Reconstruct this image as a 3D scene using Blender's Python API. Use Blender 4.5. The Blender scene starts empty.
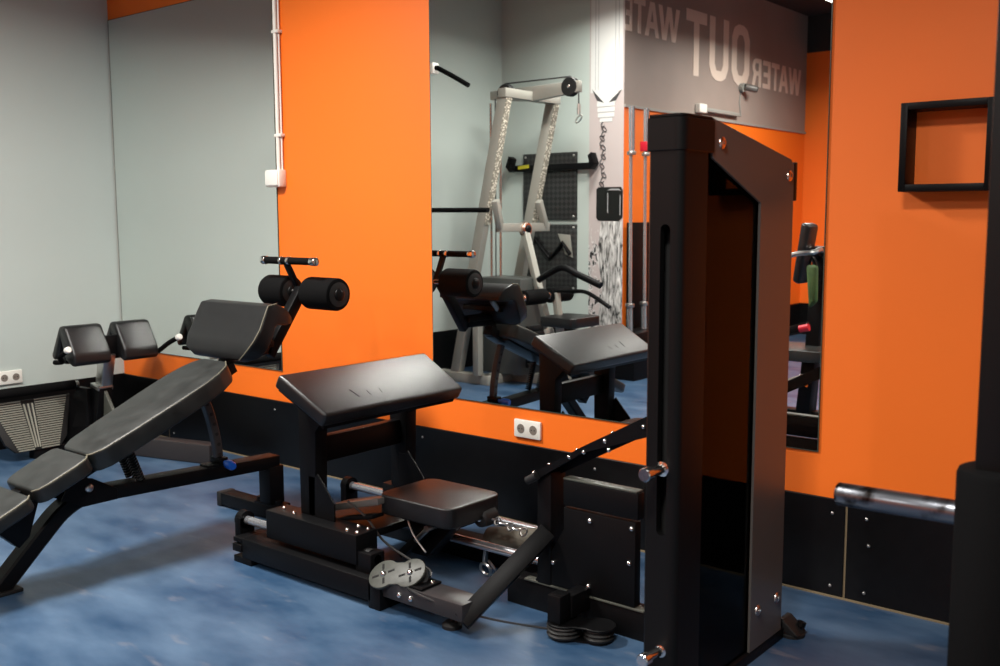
import bpy, bmesh, math, random
from mathutils import Vector, Matrix
random.seed(7)
S = bpy.context.scene
COL = S.collection
PI = math.pi
V3 = lambda *a: Vector(a)

# ------------------------------------------------------------------ materials
def new_mat(name):
    m = bpy.data.materials.new(name); m.use_nodes = True
    nt = m.node_tree
    return m, nt, nt.nodes['Principled BSDF']
def srgb(r, g, b):
    f = lambda c: (c/255/12.92) if c/255 <= .04045 else ((c/255+.055)/1.055)**2.4
    return (f(r), f(g), f(b), 1)
def plain(name, col, rough=.5, metal=0., bump=0., bscale=200., var=0., vscale=3., spec=None, rvar=0.):
    m, nt, p = new_mat(name)
    p.inputs['Base Color'].default_value = col
    p.inputs['Roughness'].default_value = rough
    p.inputs['Metallic'].default_value = metal
    if spec is not None: p.inputs['Specular IOR Level'].default_value = spec
    tc = nt.nodes.new('ShaderNodeTexCoord')
    if var or rvar:
        n = nt.nodes.new('ShaderNodeTexNoise'); n.inputs['Scale'].default_value = vscale
        n.inputs['Detail'].default_value = 6
        nt.links.new(tc.outputs['Object'], n.inputs['Vector'])
        if var:
            r = nt.nodes.new('ShaderNodeValToRGB')
            a = [max(0, c*(1-var)) for c in col[:3]]+[1]; b = [min(1, c*(1+var)) for c in col[:3]]+[1]
            r.color_ramp.elements[0].position = .3; r.color_ramp.elements[1].position = .7
            r.color_ramp.elements[0].color = a; r.color_ramp.elements[1].color = b
            nt.links.new(n.outputs['Fac'], r.inputs['Fac'])
            nt.links.new(r.outputs['Color'], p.inputs['Base Color'])
        if rvar:
            mr = nt.nodes.new('ShaderNodeMapRange')
            mr.inputs['From Min'].default_value = .3; mr.inputs['From Max'].default_value = .7
            mr.inputs['To Min'].default_value = rough-rvar; mr.inputs['To Max'].default_value = rough+rvar
            nt.links.new(n.outputs['Fac'], mr.inputs['Value'])
            nt.links.new(mr.outputs['Result'], p.inputs['Roughness'])
    if bump:
        n2 = nt.nodes.new('ShaderNodeTexNoise'); n2.inputs['Scale'].default_value = bscale
        bp = nt.nodes.new('ShaderNodeBump'); bp.inputs['Strength'].default_value = bump
        bp.inputs['Distance'].default_value = .002
        nt.links.new(tc.outputs['Object'], n2.inputs['Vector'])
        nt.links.new(n2.outputs['Fac'], bp.inputs['Height'])
        nt.links.new(bp.outputs['Normal'], p.inputs['Normal'])
    return m

ORANGE = plain('orange_paint', srgb(240, 112, 22), .55, bump=.15, bscale=90, var=.03, vscale=1.2)
GREY = plain('grey_paint', srgb(182, 192, 187), .6, bump=.1, bscale=90, var=.03, vscale=1.)
TAUPE = plain('taupe_paint', srgb(146, 132, 124), .6, var=.12, vscale=1.1)
CEIL = plain('dark_ceiling', srgb(44, 40, 38), .8)
WAINS = plain('black_laminate', srgb(8, 8, 9), .34, spec=.3, var=.25, vscale=30, bump=.1, bscale=300)
SEAMT = plain('chipboard_edge', srgb(120, 105, 80), .8)
BLACK = plain('black_powder_coat', (.0032, .0032, .0036, 1), .42, spec=.13, bump=.15, bscale=700)
SATIN = plain('satin_black_shroud', (.0042, .0041, .0042, 1), .42, spec=.16)
PANEL = plain('bronze_black_panel', (.085, .079, .073, 1), .3, spec=.45)
VINYL = plain('black_vinyl', (.0065, .0065, .007, 1), .36, spec=.4, bump=.3, bscale=420, var=.2, vscale=25)
WORN = plain('worn_grey_black_vinyl', (.0155, .0168, .016, 1), .42, spec=.4, bump=.4, bscale=300, var=.35, vscale=14, rvar=.06)
PIPING = plain('tan_piping', srgb(92, 88, 72), .6)
FOAM = plain('black_foam', (.004, .004, .0042, 1), .8, spec=.06, bump=.5, bscale=500)
FOAMG = plain('worn_foam', srgb(74, 70, 60), .75, var=.3, vscale=12, bump=.4, bscale=200)
RUBBER = plain('black_rubber', (.007, .007, .007, 1), .6, spec=.4)
CHROME = plain('chrome', (.72, .71, .69, 1), .16, 1.)
PULP = plain('dark_grey_plate', srgb(56, 58, 52), .5, var=.2, vscale=60)
DGREY = plain('dark_grey_coat', srgb(46, 44, 45), .42, spec=.3)
ROD = plain('polished_rod', (.60, .62, .66, 1), .2, .85)
STEEL = plain('brushed_steel', (.55, .54, .52, 1), .32, 1.)
COPPER = plain('coppery_bolt', (.78, .55, .45, 1), .25, 1.)
SILVER = plain('silver_powder_coat', srgb(146, 144, 136), .42, .2)
GREYP = plain('grey_plastic_plate', srgb(70, 72, 65), .5, var=.2, vscale=60)
WHITE = plain('white_plastic', srgb(226, 224, 216), .35)
SOCK = plain('socket_shade', srgb(120, 112, 104), .5)
DARKH = plain('dark_recess', (.004, .004, .004, 1), .9)
BLUE = plain('blue_plastic', srgb(20, 80, 175), .35)
RED = plain('red_plastic', srgb(200, 20, 45), .4)
LETTER = plain('wall_lettering_paint', srgb(212, 194, 180), .6)
TRIMG = plain('grey_trim', srgb(142, 140, 134), .5)
CABLE = plain('black_cable', (.02, .02, .02, 1), .35)
DUMB = plain('dark_green_bag', srgb(60, 84, 36), .7, var=.3, vscale=20)

def mirror_mat():
    m, nt, p = new_mat('silver_mirror')
    p.inputs['Base Color'].default_value = (.88, .91, .89, 1)
    p.inputs['Metallic'].default_value = 1; p.inputs['Roughness'].default_value = 0
    return m
MIRROR = mirror_mat()
MEDGE = plain('mirror_glass_edge', srgb(62, 74, 64), .2)

def floor_mat():
    m, nt, p = new_mat('blue_rubber_floor')
    N = nt.nodes; L = nt.links
    tc = N.new('ShaderNodeTexCoord')
    mp = N.new('ShaderNodeMapping'); mp.inputs['Scale'].default_value = (1.0, 2.2, 1); mp.inputs['Rotation'].default_value = (0, 0, .5)
    L.new(tc.outputs['Object'], mp.inputs['Vector'])
    n1 = N.new('ShaderNodeTexNoise'); n1.inputs['Scale'].default_value = 2.1; n1.inputs['Detail'].default_value = 8; n1.inputs['Roughness'].default_value = .6
    L.new(mp.outputs['Vector'], n1.inputs['Vector'])
    r1 = N.new('ShaderNodeValToRGB')
    r1.color_ramp.elements[0].position = .32; r1.color_ramp.elements[0].color = srgb(26, 56, 86)
    r1.color_ramp.elements[1].position = .72; r1.color_ramp.elements[1].color = srgb(78, 101, 126)
    L.new(n1.outputs['Fac'], r1.inputs['Fac'])
    # pale and tan scuffs
    mp2 = N.new('ShaderNodeMapping'); mp2.inputs['Scale'].default_value = (1.5, 4.5, 1); mp2.inputs['Rotation'].default_value = (0, 0, -.3)
    L.new(tc.outputs['Object'], mp2.inputs['Vector'])
    n2 = N.new('ShaderNodeTexNoise'); n2.inputs['Scale'].default_value = 3.2; n2.inputs['Detail'].default_value = 5
    L.new(mp2.outputs['Vector'], n2.inputs['Vector'])
    r2 = N.new('ShaderNodeValToRGB'); r2.color_ramp.elements[0].position = .62; r2.color_ramp.elements[1].position = .78
    r2.color_ramp.elements[1].color = (.45, .45, .45, 1)
    L.new(n2.outputs['Fac'], r2.inputs['Fac'])
    mx = N.new('ShaderNodeMix'); mx.data_type = 'RGBA'
    L.new(r2.outputs['Color'], mx.inputs['Factor']); L.new(r1.outputs['Color'], mx.inputs['A'])
    mx.inputs['B'].default_value = srgb(140, 134, 134)
    n3 = N.new('ShaderNodeTexNoise'); n3.inputs['Scale'].default_value = 4; n3.inputs['Detail'].default_value = 2
    L.new(mp.outputs['Vector'], n3.inputs['Vector'])
    mr = N.new('ShaderNodeMapRange'); mr.inputs['To Min'].default_value = .26; mr.inputs['To Max'].default_value = .46
    L.new(n3.outputs['Fac'], mr.inputs['Value']); L.new(mr.outputs['Result'], p.inputs['Roughness'])
    L.new(mx.outputs['Result'], p.inputs['Base Color'])
    return m
FLOOR = floor_mat()

def acrylic_mat():
    m = bpy.data.materials.new('smoked_acrylic'); m.use_nodes = True
    nt = m.node_tree; nt.nodes.remove(nt.nodes['Principled BSDF'])
    out = nt.nodes['Material Output']
    t = nt.nodes.new('ShaderNodeBsdfTransparent'); t.inputs['Color'].default_value = (.78, .70, .64, 1)
    g = nt.nodes.new('ShaderNodeBsdfGlossy'); g.inputs['Roughness'].default_value = .03; g.inputs['Color'].default_value = (.5, .5, .5, 1)
    fr = nt.nodes.new('ShaderNodeFresnel'); fr.inputs['IOR'].default_value = 1.25
    mx = nt.nodes.new('ShaderNodeMixShader')
    nt.links.new(fr.outputs['Fac'], mx.inputs['Fac']); nt.links.new(t.outputs['BSDF'], mx.inputs[1]); nt.links.new(g.outputs['BSDF'], mx.inputs[2])
    nt.links.new(mx.outputs['Shader'], out.inputs['Surface'])
    return m
ACRYL = acrylic_mat()

def diamond_mat(name, base, hi, scale):
    m, nt, p = new_mat(name); N = nt.nodes; L = nt.links
    tc = N.new('ShaderNodeTexCoord')
    v = N.new('ShaderNodeTexVoronoi'); v.inputs['Scale'].default_value = scale
    L.new(tc.outputs['Object'], v.inputs['Vector'])
    r = N.new('ShaderNodeValToRGB'); r.color_ramp.elements[0].position = .25; r.color_ramp.elements[1].position = .5
    r.color_ramp.elements[0].color = hi; r.color_ramp.elements[1].color = base
    L.new(v.outputs['Distance'], r.inputs['Fac']); L.new(r.outputs['Color'], p.inputs['Base Color'])
    p.inputs['Roughness'].default_value = .4
    return m
TREAD = diamond_mat('tread_plate', srgb(126, 122, 110), srgb(232, 226, 210), 60)
def net_mat():
    m, nt, p = new_mat('black_mesh_board'); N = nt.nodes; L = nt.links
    tc = N.new('ShaderNodeTexCoord'); mp = N.new('ShaderNodeMapping'); mp.inputs['Rotation'].default_value = (0, PI/4, 0); mp.inputs['Scale'].default_value = (30, 30, 30)
    L.new(tc.outputs['Object'], mp.inputs['Vector'])
    c = N.new('ShaderNodeTexChecker'); c.inputs['Scale'].default_value = 1
    c.inputs['Color1'].default_value = (.008, .008, .008, 1); c.inputs['Color2'].default_value = (.03, .03, .03, 1)
    L.new(mp.outputs['Vector'], c.inputs['Vector']); L.new(c.outputs['Color'], p.inputs['Base Color'])
    p.inputs['Roughness'].default_value = .5
    return m
NET = net_mat()
def splash_mat():
    m, nt, p = new_mat('mural_print'); N = nt.nodes; L = nt.links
    tc = N.new('ShaderNodeTexCoord'); sp = N.new('ShaderNodeSeparateXYZ'); L.new(tc.outputs['Object'], sp.inputs['Vector'])
    mp = N.new('ShaderNodeMapping'); mp.inputs['Scale'].default_value = (14, 14, 8); L.new(tc.outputs['Object'], mp.inputs['Vector'])
    n = N.new('ShaderNodeTexNoise'); n.inputs['Scale'].default_value = 1.6; n.inputs['Detail'].default_value = 7; n.inputs['Distortion'].default_value = 1.5
    L.new(mp.outputs['Vector'], n.inputs['Vector'])
    # splashes crowd the lower half of the print
    mr = N.new('ShaderNodeMapRange'); mr.inputs['From Min'].default_value = 1.1; mr.inputs['From Max'].default_value = 1.5
    mr.inputs['To Min'].default_value = .0; mr.inputs['To Max'].default_value = .3
    L.new(sp.outputs['Z'], mr.inputs['Value'])
    ad = N.new('ShaderNodeMath'); ad.operation = 'ADD'; L.new(n.outputs['Fac'], ad.inputs[0]); L.new(mr.outputs['Result'], ad.inputs[1])
    r = N.new('ShaderNodeValToRGB')
    e = r.color_ramp.elements; e[0].position = .40; e[0].color = srgb(20, 20, 22); e[1].position = .5; e[1].color = srgb(186, 174, 172)
    x = e.new(.44); x.color = srgb(110, 108, 108); x = e.new(.47); x.color = srgb(236, 234, 232)
    L.new(ad.outputs['Value'], r.inputs['Fac']); L.new(r.outputs['Color'], p.inputs['Base Color']); p.inputs['Roughness'].default_value = .5
    return m
MURAL = splash_mat()
def worn_chrome():
    m, nt, p = new_mat('worn_chrome'); N = nt.nodes; L = nt.links
    tc = N.new('ShaderNodeTexCoord'); n = N.new('ShaderNodeTexNoise'); n.inputs['Scale'].default_value = 16; n.inputs['Detail'].default_value = 5
    L.new(tc.outputs['Object'], n.inputs['Vector'])
    r = N.new('ShaderNodeValToRGB'); e = r.color_ramp.elements; e[0].position = .38; e[0].color = (.010, .007, .006, 1); e[1].position = .50; e[1].color = (.16, .17, .19, 1)
    L.new(n.outputs['Fac'], r.inputs['Fac']); L.new(r.outputs['Color'], p.inputs['Base Color'])
    p.inputs['Metallic'].default_value = .9; p.inputs['Roughness'].default_value = .3
    return m
WCHROME = worn_chrome()
def emit(name, col, s):
    m, nt, p = new_mat(name); p.inputs['Emission Color'].default_value = col; p.inputs['Emission Strength'].default_value = s
    p.inputs['Base Color'].default_value = (.8, .8, .8, 1); return m
LAMP = emit('lamp_diffuser', (1, .93, .82, 1), 6)

# ------------------------------------------------------------------ mesh builder
class B:
    def __init__(s): s.bm = bmesh.new()
    def _bev(s, vs, r, seg):
        if not r: return
        vset = set(vs)
        es = [e for e in s.bm.edges if e.verts[0] in vset and e.verts[1] in vset]
        bmesh.ops.bevel(s.bm, geom=es, offset=r, segments=seg, affect='EDGES', clamp_overlap=True, profile=.5)
    def hexa(s, P, r=0, seg=2):
        vs = [s.bm.verts.new(p) for p in P]
        for f in ((3,2,1,0),(4,5,6,7),(0,1,5,4),(1,2,6,5),(2,3,7,6),(3,0,4,7)): s.bm.faces.new([vs[i] for i in f])
        s._bev(vs, r, seg); return s
    def box(s, x0, x1, y0, y1, z0, z1, r=0, seg=2):
        return s.hexa([(x0,y0,z0),(x1,y0,z0),(x1,y1,z0),(x0,y1,z0),(x0,y0,z1),(x1,y0,z1),(x1,y1,z1),(x0,y1,z1)], r, seg)
    def bar(s, a, b, w, h, up=(0,0,1), r=.004, seg=2):
        a = Vector(a); b = Vector(b); d = (b-a).normalized(); u = Vector(up)
        sx = d.cross(u).normalized(); u = sx.cross(d).normalized()
        P = []
        for q in (a, b):
            for (i, j) in ((-1,-1),(1,-1),(1,1),(-1,1)): P.append(q+sx*(w/2*i)+u*(h/2*j))
        return s.hexa(P, r, seg)
    def prism(s, pts, vec, r=0, seg=2):
        vec = Vector(vec); lo = [s.bm.verts.new(Vector(p)) for p in pts]; hi = [s.bm.verts.new(Vector(p)+vec) for p in pts]
        n = len(pts)
        f0 = s.bm.faces.new(lo); f1 = s.bm.faces.new(hi[::-1]); fs = [f0, f1]
        for i in range(n): fs.append(s.bm.faces.new([lo[(i+1)%n], lo[i], hi[i], hi[(i+1)%n]]))
        bmesh.ops.recalc_face_normals(s.bm, faces=fs)
        s._bev(lo+hi, r, seg); return s
    def cyl(s, a, b, r, r2=None, n=20, caps=True, bev=0):
        return s.lathe(a, b, [(0, r), (1, r if r2 is None else r2)] , n) if not bev else s.lathe(a, b, None, n, r, bev)
    def lathe(s, a, b, prof, n=20, r=None, bev=None):
        a = Vector(a); b = Vector(b); d = b-a; L = d.length; d.normalize()
        if prof is None:
            k = bev/L; prof = [(0, r-bev), (k*.3, r-bev*.3), (k, r), (1-k, r), (1-k*.3, r-bev*.3), (1, r-bev)]
        x = d.orthogonal().normalized(); y = d.cross(x)
        rings = []
        for t, rr in prof:
            rings.append([s.bm.verts.new(a+d*(t*L)+(x*math.cos(2*PI*i/n)+y*math.sin(2*PI*i/n))*max(rr, 1e-4)) for i in range(n)])
        for q in range(len(rings)-1):
            for i in range(n):
                s.bm.faces.new([rings[q][i], rings[q][(i+1)%n], rings[q+1][(i+1)%n], rings[q+1][i]])
        s.bm.faces.new(rings[0][::-1]); s.bm.faces.new(rings[-1]); return s
    def tube(s, pts, r, n=10, smooth=0):
        pts = [Vector(p) for p in pts]
        if smooth: pts = catmull(pts, smooth)
        rings = []; x = None
        for i, p in enumerate(pts):
            d = (pts[min(i+1, len(pts)-1)]-pts[max(i-1, 0)]).normalized()
            x = d.orthogonal().normalized() if x is None else (x-d*x.dot(d)).normalized()
            y = d.cross(x)
            rings.append([s.bm.verts.new(p+(x*math.cos(2*PI*k/n)+y*math.sin(2*PI*k/n))*r) for k in range(n)])
        for q in range(len(rings)-1):
            for k in range(n): s.bm.faces.new([rings[q][k], rings[q][(k+1)%n], rings[q+1][(k+1)%n], rings[q+1][k]])
        s.bm.faces.new(rings[0][::-1]); s.bm.faces.new(rings[-1]); return s
    def sweep_rect(s, pts, w, h, side, smooth=0):
        """rectangular tube along a planar path; side = the constant sideways axis"""
        pts = [Vector(p) for p in pts]; side = Vector(side).normalized()
        if smooth: pts = catmull(pts, smooth)
        rings = []
        for i, p in enumerate(pts):
            d = (pts[min(i+1, len(pts)-1)]-pts[max(i-1, 0)]).normalized(); u = side.cross(d).normalized()
            c = .12*min(w, h)
            prof = [(-w/2+c,-h/2),(w/2-c,-h/2),(w/2,-h/2+c),(w/2,h/2-c),(w/2-c,h/2),(-w/2+c,h/2),(-w/2,h/2-c),(-w/2,-h/2+c)]
            rings.append([s.bm.verts.new(p+side*a+u*b) for a, b in prof])
        n = 8
        for q in range(len(rings)-1):
            for k in range(n): s.bm.faces.new([rings[q][k], rings[q][(k+1)%n], rings[q+1][(k+1)%n], rings[q+1][k]])
        s.bm.faces.new(rings[0][::-1]); s.bm.faces.new(rings[-1]); return s
    def dome(s, c, d, r, h=None):
        c = Vector(c); d = Vector(d).normalized(); h = h or r*.6
        return s.lathe(c, c+d*h, [(0, r), (.35, r*.95), (.75, r*.7), (1, r*.25)], 12)
    def torus(s, c, axis, R, r, n=14, m=6, sc=(1,1)):
        c = Vector(c); a = Vector(axis).normalized(); x = a.orthogonal().normalized(); y = a.cross(x)
        rings = []
        for i in range(n):
            t = 2*PI*i/n; q = x*math.cos(t)*sc[0]+y*math.sin(t)*sc[1]
            rings.append([s.bm.verts.new(c+q*R+(q.normalized()*math.cos(2*PI*k/m)+a*math.sin(2*PI*k/m))*r) for k in range(m)])
        for i in range(n):
            for k in range(m): s.bm.faces.new([rings[i][k], rings[i][(k+1)%m], rings[(i+1)%n][(k+1)%m], rings[(i+1)%n][k]])
        return s
def catmull(P, n):
    out = []
    for i in range(len(P)-1):
        p0 = P[max(i-1, 0)]; p1 = P[i]; p2 = P[i+1]; p3 = P[min(i+2, len(P)-1)]
        for k in range(n):
            t = k/n
            out.append(.5*((2*p1)+(p2-p0)*t+(2*p0-5*p1+4*p2-p3)*t*t+(3*p1-p0-3*p2+p3)*t**3))
    out.append(P[-1]); return out
def loc_of(o):
    v = Vector(o.location)
    while o.parent: o = o.parent; v += Vector(o.location)
    return v
def obj(name, b, mat, parent=None, label=None, sharp=35, origin=None):
    me = bpy.data.meshes.new(name)
    bmesh.ops.recalc_face_normals(b.bm, faces=b.bm.faces[:])
    if parent is not None: off = loc_of(parent)
    elif origin is not None: off = Vector(origin)
    else: off = Vector((0, 0, 0))
    for v in b.bm.verts: v.co -= off
    b.bm.to_mesh(me); b.bm.free()
    for p in me.polygons: p.use_smooth = True
    me.set_sharp_from_angle(angle=math.radians(sharp))
    me.materials.append(mat)
    o = bpy.data.objects.new(name, me); COL.objects.link(o)
    if parent is not None: o.parent = parent
    elif origin is not None: o.location = origin
    if label: o['label'] = label
    return o
def thing(name, label, cat, loc=(0,0,0), group=None):
    o = bpy.data.objects.new(name, None); COL.objects.link(o); o.location = loc
    o.empty_display_size = .1
    o['label'] = label; o['category'] = cat
    if group: o['group'] = group
    return o
def struct(name, b, mat, parent=None):
    o = obj(name, b, mat, parent)
    if parent is None: o['kind'] = 'structure'
    return o
def copy_tree(o, loc):
    c = o.copy(); COL.objects.link(c); c.location = loc
    for ch in list(o.children):
        d = ch.copy(); COL.objects.link(d); d.parent = c
        for g in list(ch.children):
            e = g.copy(); COL.objects.link(e); e.parent = d
    return c
def add_light(name, loc, size, power, col, sizey=None, rot=(0,0,0)):
    l = bpy.data.lights.new(name, 'AREA'); l.shape = 'RECTANGLE'; l.size = size; l.size_y = sizey or size
    l.energy = power; l.color = col; l.spread = 2.8
    o = bpy.data.objects.new(name, l); COL.objects.link(o); o.location = loc; o.rotation_euler = rot
    return o

# ------------------------------------------------------------------ room
XR, YF, YO, HC = 8.2, -7.65, -3.884, 3.55     # right wall, far wall, short wall opposite the mirrors, ceiling
struct('floor', B().box(-.1, XR+.1, YF-.1, .1, -.1, 0), FLOOR)
struct('ceiling', B().box(-.1, XR+.1, YF-.1, .1, HC, HC+.1), CEIL)
struct('wall_back', B().box(-.1, XR+.1, 0, .1, 0, HC), ORANGE)
struct('wall_left', B().box(-.1, 0, YO-.1, 0, 0, HC), GREY)
struct('wall_front', B().box(0, 1.22, YO-.1, YO, 0, HC), GREY)
struct('wall_inner', B().box(1.22, 1.32, YF, YO, 0, 2.27), ORANGE)
struct('wall_inner_upper', B().box(1.22, 1.32, YF, YO, 2.27, HC), TAUPE)
struct('wall_far', B().box(1.22, XR, YF-.1, YF, 0, 3.15), ORANGE)
struct('wall_far_upper', B().box(1.22, XR, YF-.1, YF, 3.15, HC), CEIL)
struct('wall_right', B().box(XR, XR+.1, YF, 0, 0, HC), GREY)
struct('trim_1', B().box(1.32, 1.335, YF, YO, 2.262, 2.285), TRIMG)
# black wainscot panels with open joints
bb = struct('baseboard_back', B().box(.014, .503, -.014, -.001, .004, .356, .002, 1).box(.511, 2.612, -.014, -.001, .004, .356, .002, 1).box(2.62, 4.714, -.014, -.001, .004, .356, .002, 1).box(4.722, 6.816, -.014, -.001, .004, .356, .002, 1).box(6.824, XR, -.014, -.001, .004, .356, .002, 1), WAINS)
st = B()
for x in (.507, 2.616, 4.718, 6.82): st.box(x-.004, x+.004, -.009, -.001, .004, .354)
struct('seam_strip', st, SEAMT, bb)
for x in (.46, .56, 2.57, 2.67, 4.669, 4.79, 6.77, 6.87):
    for z in (.04, .305): struct('screw', B().dome((x, -.014, z), (0, -1, 0), .006), STEEL, bb)
for x, z in ((4.8, .212), (3.66, .305), (1.55, .305)): struct('screw', B().dome((x, -.014, z), (0, -1, 0), .006), STEEL, bb)
struct('trim_2', B().box(.014, XR, -.021, -.014, 0, .006), SEAMT)
struct('baseboard_left', B().box(0, .014, YO, -.001, .004, .359, .002, 1), WAINS)
struct('baseboard_front', B().box(.014, 1.32, YO, YO+.014, .004, .359, .002, 1), WAINS)
struct('baseboard_inner', B().box(1.32, 1.334, YF, YO, .004, .359, .002, 1), WAINS)
struct('baseboard_far', B().box(1.334, XR, YF, YF+.014, .004, .359, .002, 1), WAINS)

# mirrors
def mirror(x0, x1, z0, z1, label):
    t = thing('wall_mirror', label, 'mirror', ((x0+x1)/2, 0, z0))
    obj('glass', B().box(x0, x1, -.006, -.0005, z0, z1), MIRROR, t)
    e = B()
    for a in ((x0-.003, x0, z0-.003, z1+.003), (x1, x1+.003, z0-.003, z1+.003), (x0, x1, z0-.003, z0), (x0, x1, z1, z1+.003)):
        e.box(a[0], a[1], -.0065, -.0005, a[2], a[3])
    obj('edge', e, MEDGE, t)
mirror(.012, 1.612, .526, 2.569, 'frameless wall mirror in the left corner reflecting only the grey wall')
mirror(2.74, 4.604, .518, 2.57, 'large frameless wall mirror reflecting the gym machines behind the tall black weight tower')

# ------------------------------------------------------------------ small wall fittings
def outlet(c, axis, label):
    c = Vector(c)
    ux = Vector((1,0,0)) if axis == 'y' else Vector((0,1,0))
    nrm = Vector((0,-1,0)) if axis == 'y' else Vector((1,0,0))
    t = thing('power_outlet', label, 'power outlet', c, 'double power outlets')
    up = Vector((0,0,1))
    def P(a, b, d): return c+ux*a+up*b+nrm*d
    b = B().hexa([P(-.073,-.04,0),P(.073,-.04,0),P(.073,.04,0),P(-.073,.04,0),P(-.073,-.04,.014),P(.073,-.04,.014),P(.073,.04,.014),P(-.073,.04,.014)], .005, 2)
    obj('faceplate', b, WHITE, t)
    for s in (-.034, .034):
        k = obj('socket', B().lathe(P(s,0,.0141), P(s,0,.0155), [(0,.021),(1,.02)], 24), SOCK, t)
        h = B()
        for q in (-.008, .008): h.cyl(P(s+q,0,.0155), P(s+q,0,.0162), .003, n=10)
        obj('pin_hole', h, DARKH, k)
outlet((3.302, 0, .425), 'y', 'white double power outlet on the orange wall strip below the large mirror')
outlet((0, -.735, .423), 'x', 'white double power outlet on the grey left wall above the ribbed footplate')

t = thing('cable_conduit', 'white vertical cable conduit with junction box on the edge of the corner mirror', 'conduit', (1.655, 0, 1.5))
obj('pipe', B().cyl((1.652, -.018, 1.58), (1.652, -.018, 3.5), .011, n=14), WHITE, t)
obj('pipe', B().cyl((1.674, -.012, 1.58), (1.674, -.012, 3.5), .005, n=10), WHITE, t, 'thin white cable beside the conduit')
for z in (1.78, 2.31, 2.9): obj('clip', B().box(1.636, 1.69, -.032, 0, z-.008, z+.008, .003), WHITE, t)
jb = obj('junction_box', B().box(1.572, 1.692, -.05, 0, 1.512, 1.602, .008), WHITE, t)
obj('cover', B().box(1.58, 1.684, -.056, -.05, 1.52, 1.594, .004), WHITE, jb)

t = thing('wall_shelf', 'open square black box shelf mounted on the orange wall at the right', 'shelf', (5.0, 0, 1.42))
obj('side_panel', B().box(4.875, 4.897, -.096, 0, 1.425, 1.705, .002), BLACK, t)
obj('side_panel', B().box(5.132, 5.156, -.096, 0, 1.425, 1.705, .002), BLACK, t)
obj('top_panel', B().box(4.897, 5.132, -.096, 0, 1.682, 1.705, .002), BLACK, t)
obj('bottom_panel', B().box(4.897, 5.132, -.096, 0, 1.425, 1.448, .002), BLACK, t)

# ------------------------------------------------------------------ weight machine with the tall tower
t = M = thing('weight_machine', 'black selectorized weight machine with tilted arm pad, small seat and tall slotted tower', 'exercise machine', (4.0, -.78, 0))
X0, X1, YF0, YF1 = 4.592, 4.690, -1.163, -1.028
# front post with a long open slot (four walls round the slot plus a dark back)
b = B()
sx0, sx1, sz0, sz1 = 4.629, 4.658, .508, 1.330
prof = [(X0, YF0+.006), (X0+.006, YF0), (sx0, YF0), (sx0, YF0+.02), (X0+.006, YF0+.02), (X0+.006, YF1), (X0, YF1)]
b.prism([(x, y, .0) for x, y in prof], (0, 0, 1.52))
prof = [(X1, YF1), (X1-.006, YF1), (X1-.006, YF0+.03), (sx1, YF0+.02), (sx1, YF0), (X1-.022, YF0)]+[(X1-.022+.022*math.sin(a), YF0+.022-.022*math.cos(a)) for a in (.3,.6,.9,1.2,1.57)]
b.prism([(x, y, .0) for x, y in prof], (0, 0, 1.52))
sm_, sr_ = (sx0+sx1)/2, (sx1-sx0)/2
arc = [(sm_+sr_*math.cos(PI*k/10), sr_*math.sin(PI*k/10)) for k in range(11)]
b.prism([(sx1, YF0, 1.52), (sx0, YF0, 1.52)]+[(x, YF0, sz1-sr_+z) for x, z in arc[::-1]], (0, .02, 0))
b.prism([(sx1, YF0, 0), (sx0, YF0, 0)]+[(x, YF0, sz0+sr_-z) for x, z in arc[::-1]], (0, .02, 0))
b.box(X0+.006, X1-.006, YF1-.006, YF1, 0, 1.52)
tp = obj('tower_post', b, SATIN, t)
obj('slot_backing', B().box(X0+.008, X1-.008, YF0+.05, YF0+.054, .4, 1.45), DARKH, tp)
cp = [(X0-.004, YF0-.004), (X1-.024, YF0-.004)]+[(X1-.022+.026*math.sin(a), YF0+.022-.026*math.cos(a)) for a in (.3,.6,.9,1.2,1.57)]+[(X1+.004, YF1+.03), (X0-.004, YF1+.03)]
obj('tower_cap', B().prism([(x, y, 1.515) for x, y in cp], (0, 0, .085), .003, 1).prism([(x*.94+.06*4.64, y*.94+.06*-1.09, 1.6) for x, y in cp], (0, 0, .008), .002, 1), SATIN, t)
Lp = [(-1.002, 1.502), (-1.002, 1.606), (-.50, 1.519), (-.478, 1.50), (-.478, .035), (-.705, .035), (-.705, 1.387)]
obj('side_panel', B().prism([(X1-.008, y, z) for y, z in Lp], (.008, 0, 0), .0012, 1), PANEL, t)
obj('side_panel', B().prism([(X0, y, z) for y, z in Lp], (.008, 0, 0), .0012, 1), PANEL, t)
obj('roof_plate', B().prism([(X0+.009, -1.0, 1.59), (X0+.009, -.49, 1.507), (X0+.009, -.49, 1.497), (X0+.009, -1.0, 1.58)], (X1-X0-.018, 0, 0)), SATIN, t)
obj('rear_cover', B().box(X0+.004, X1-.002, -.476, -.446, 1.395, 1.512, .004), SATIN, t)
obj('rear_post', B().box(X0+.012, X1-.012, -.54, -.482, 0, 1.49, .003), BLACK, t)
obj('bottom_plate', B().box(X0, X1, -1.02, -.455, 0, .034, .003), BLACK, t)
for x in (X1-.016, X0+.010): obj('acrylic_pane', B().prism([(x, y, z) for y, z in ((-1.026, .036), (-.60, .036), (-.60, 1.45), (-1.0, 1.56), (-1.026, 1.56))], (.004, 0, 0)), ACRYL, t)
for y, z, m in ((-.951, 1.544, COPPER), (-.511, 1.469, COPPER), (-.655, .155, STEEL), (-.519, .154, STEEL)):
    obj('bolt', B().dome((X1, y, z), (1, 0, 0), .017, .008).cyl((X1+.006, y, z), (X1+.0095, y, z), .006, n=6), m, t)
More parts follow.
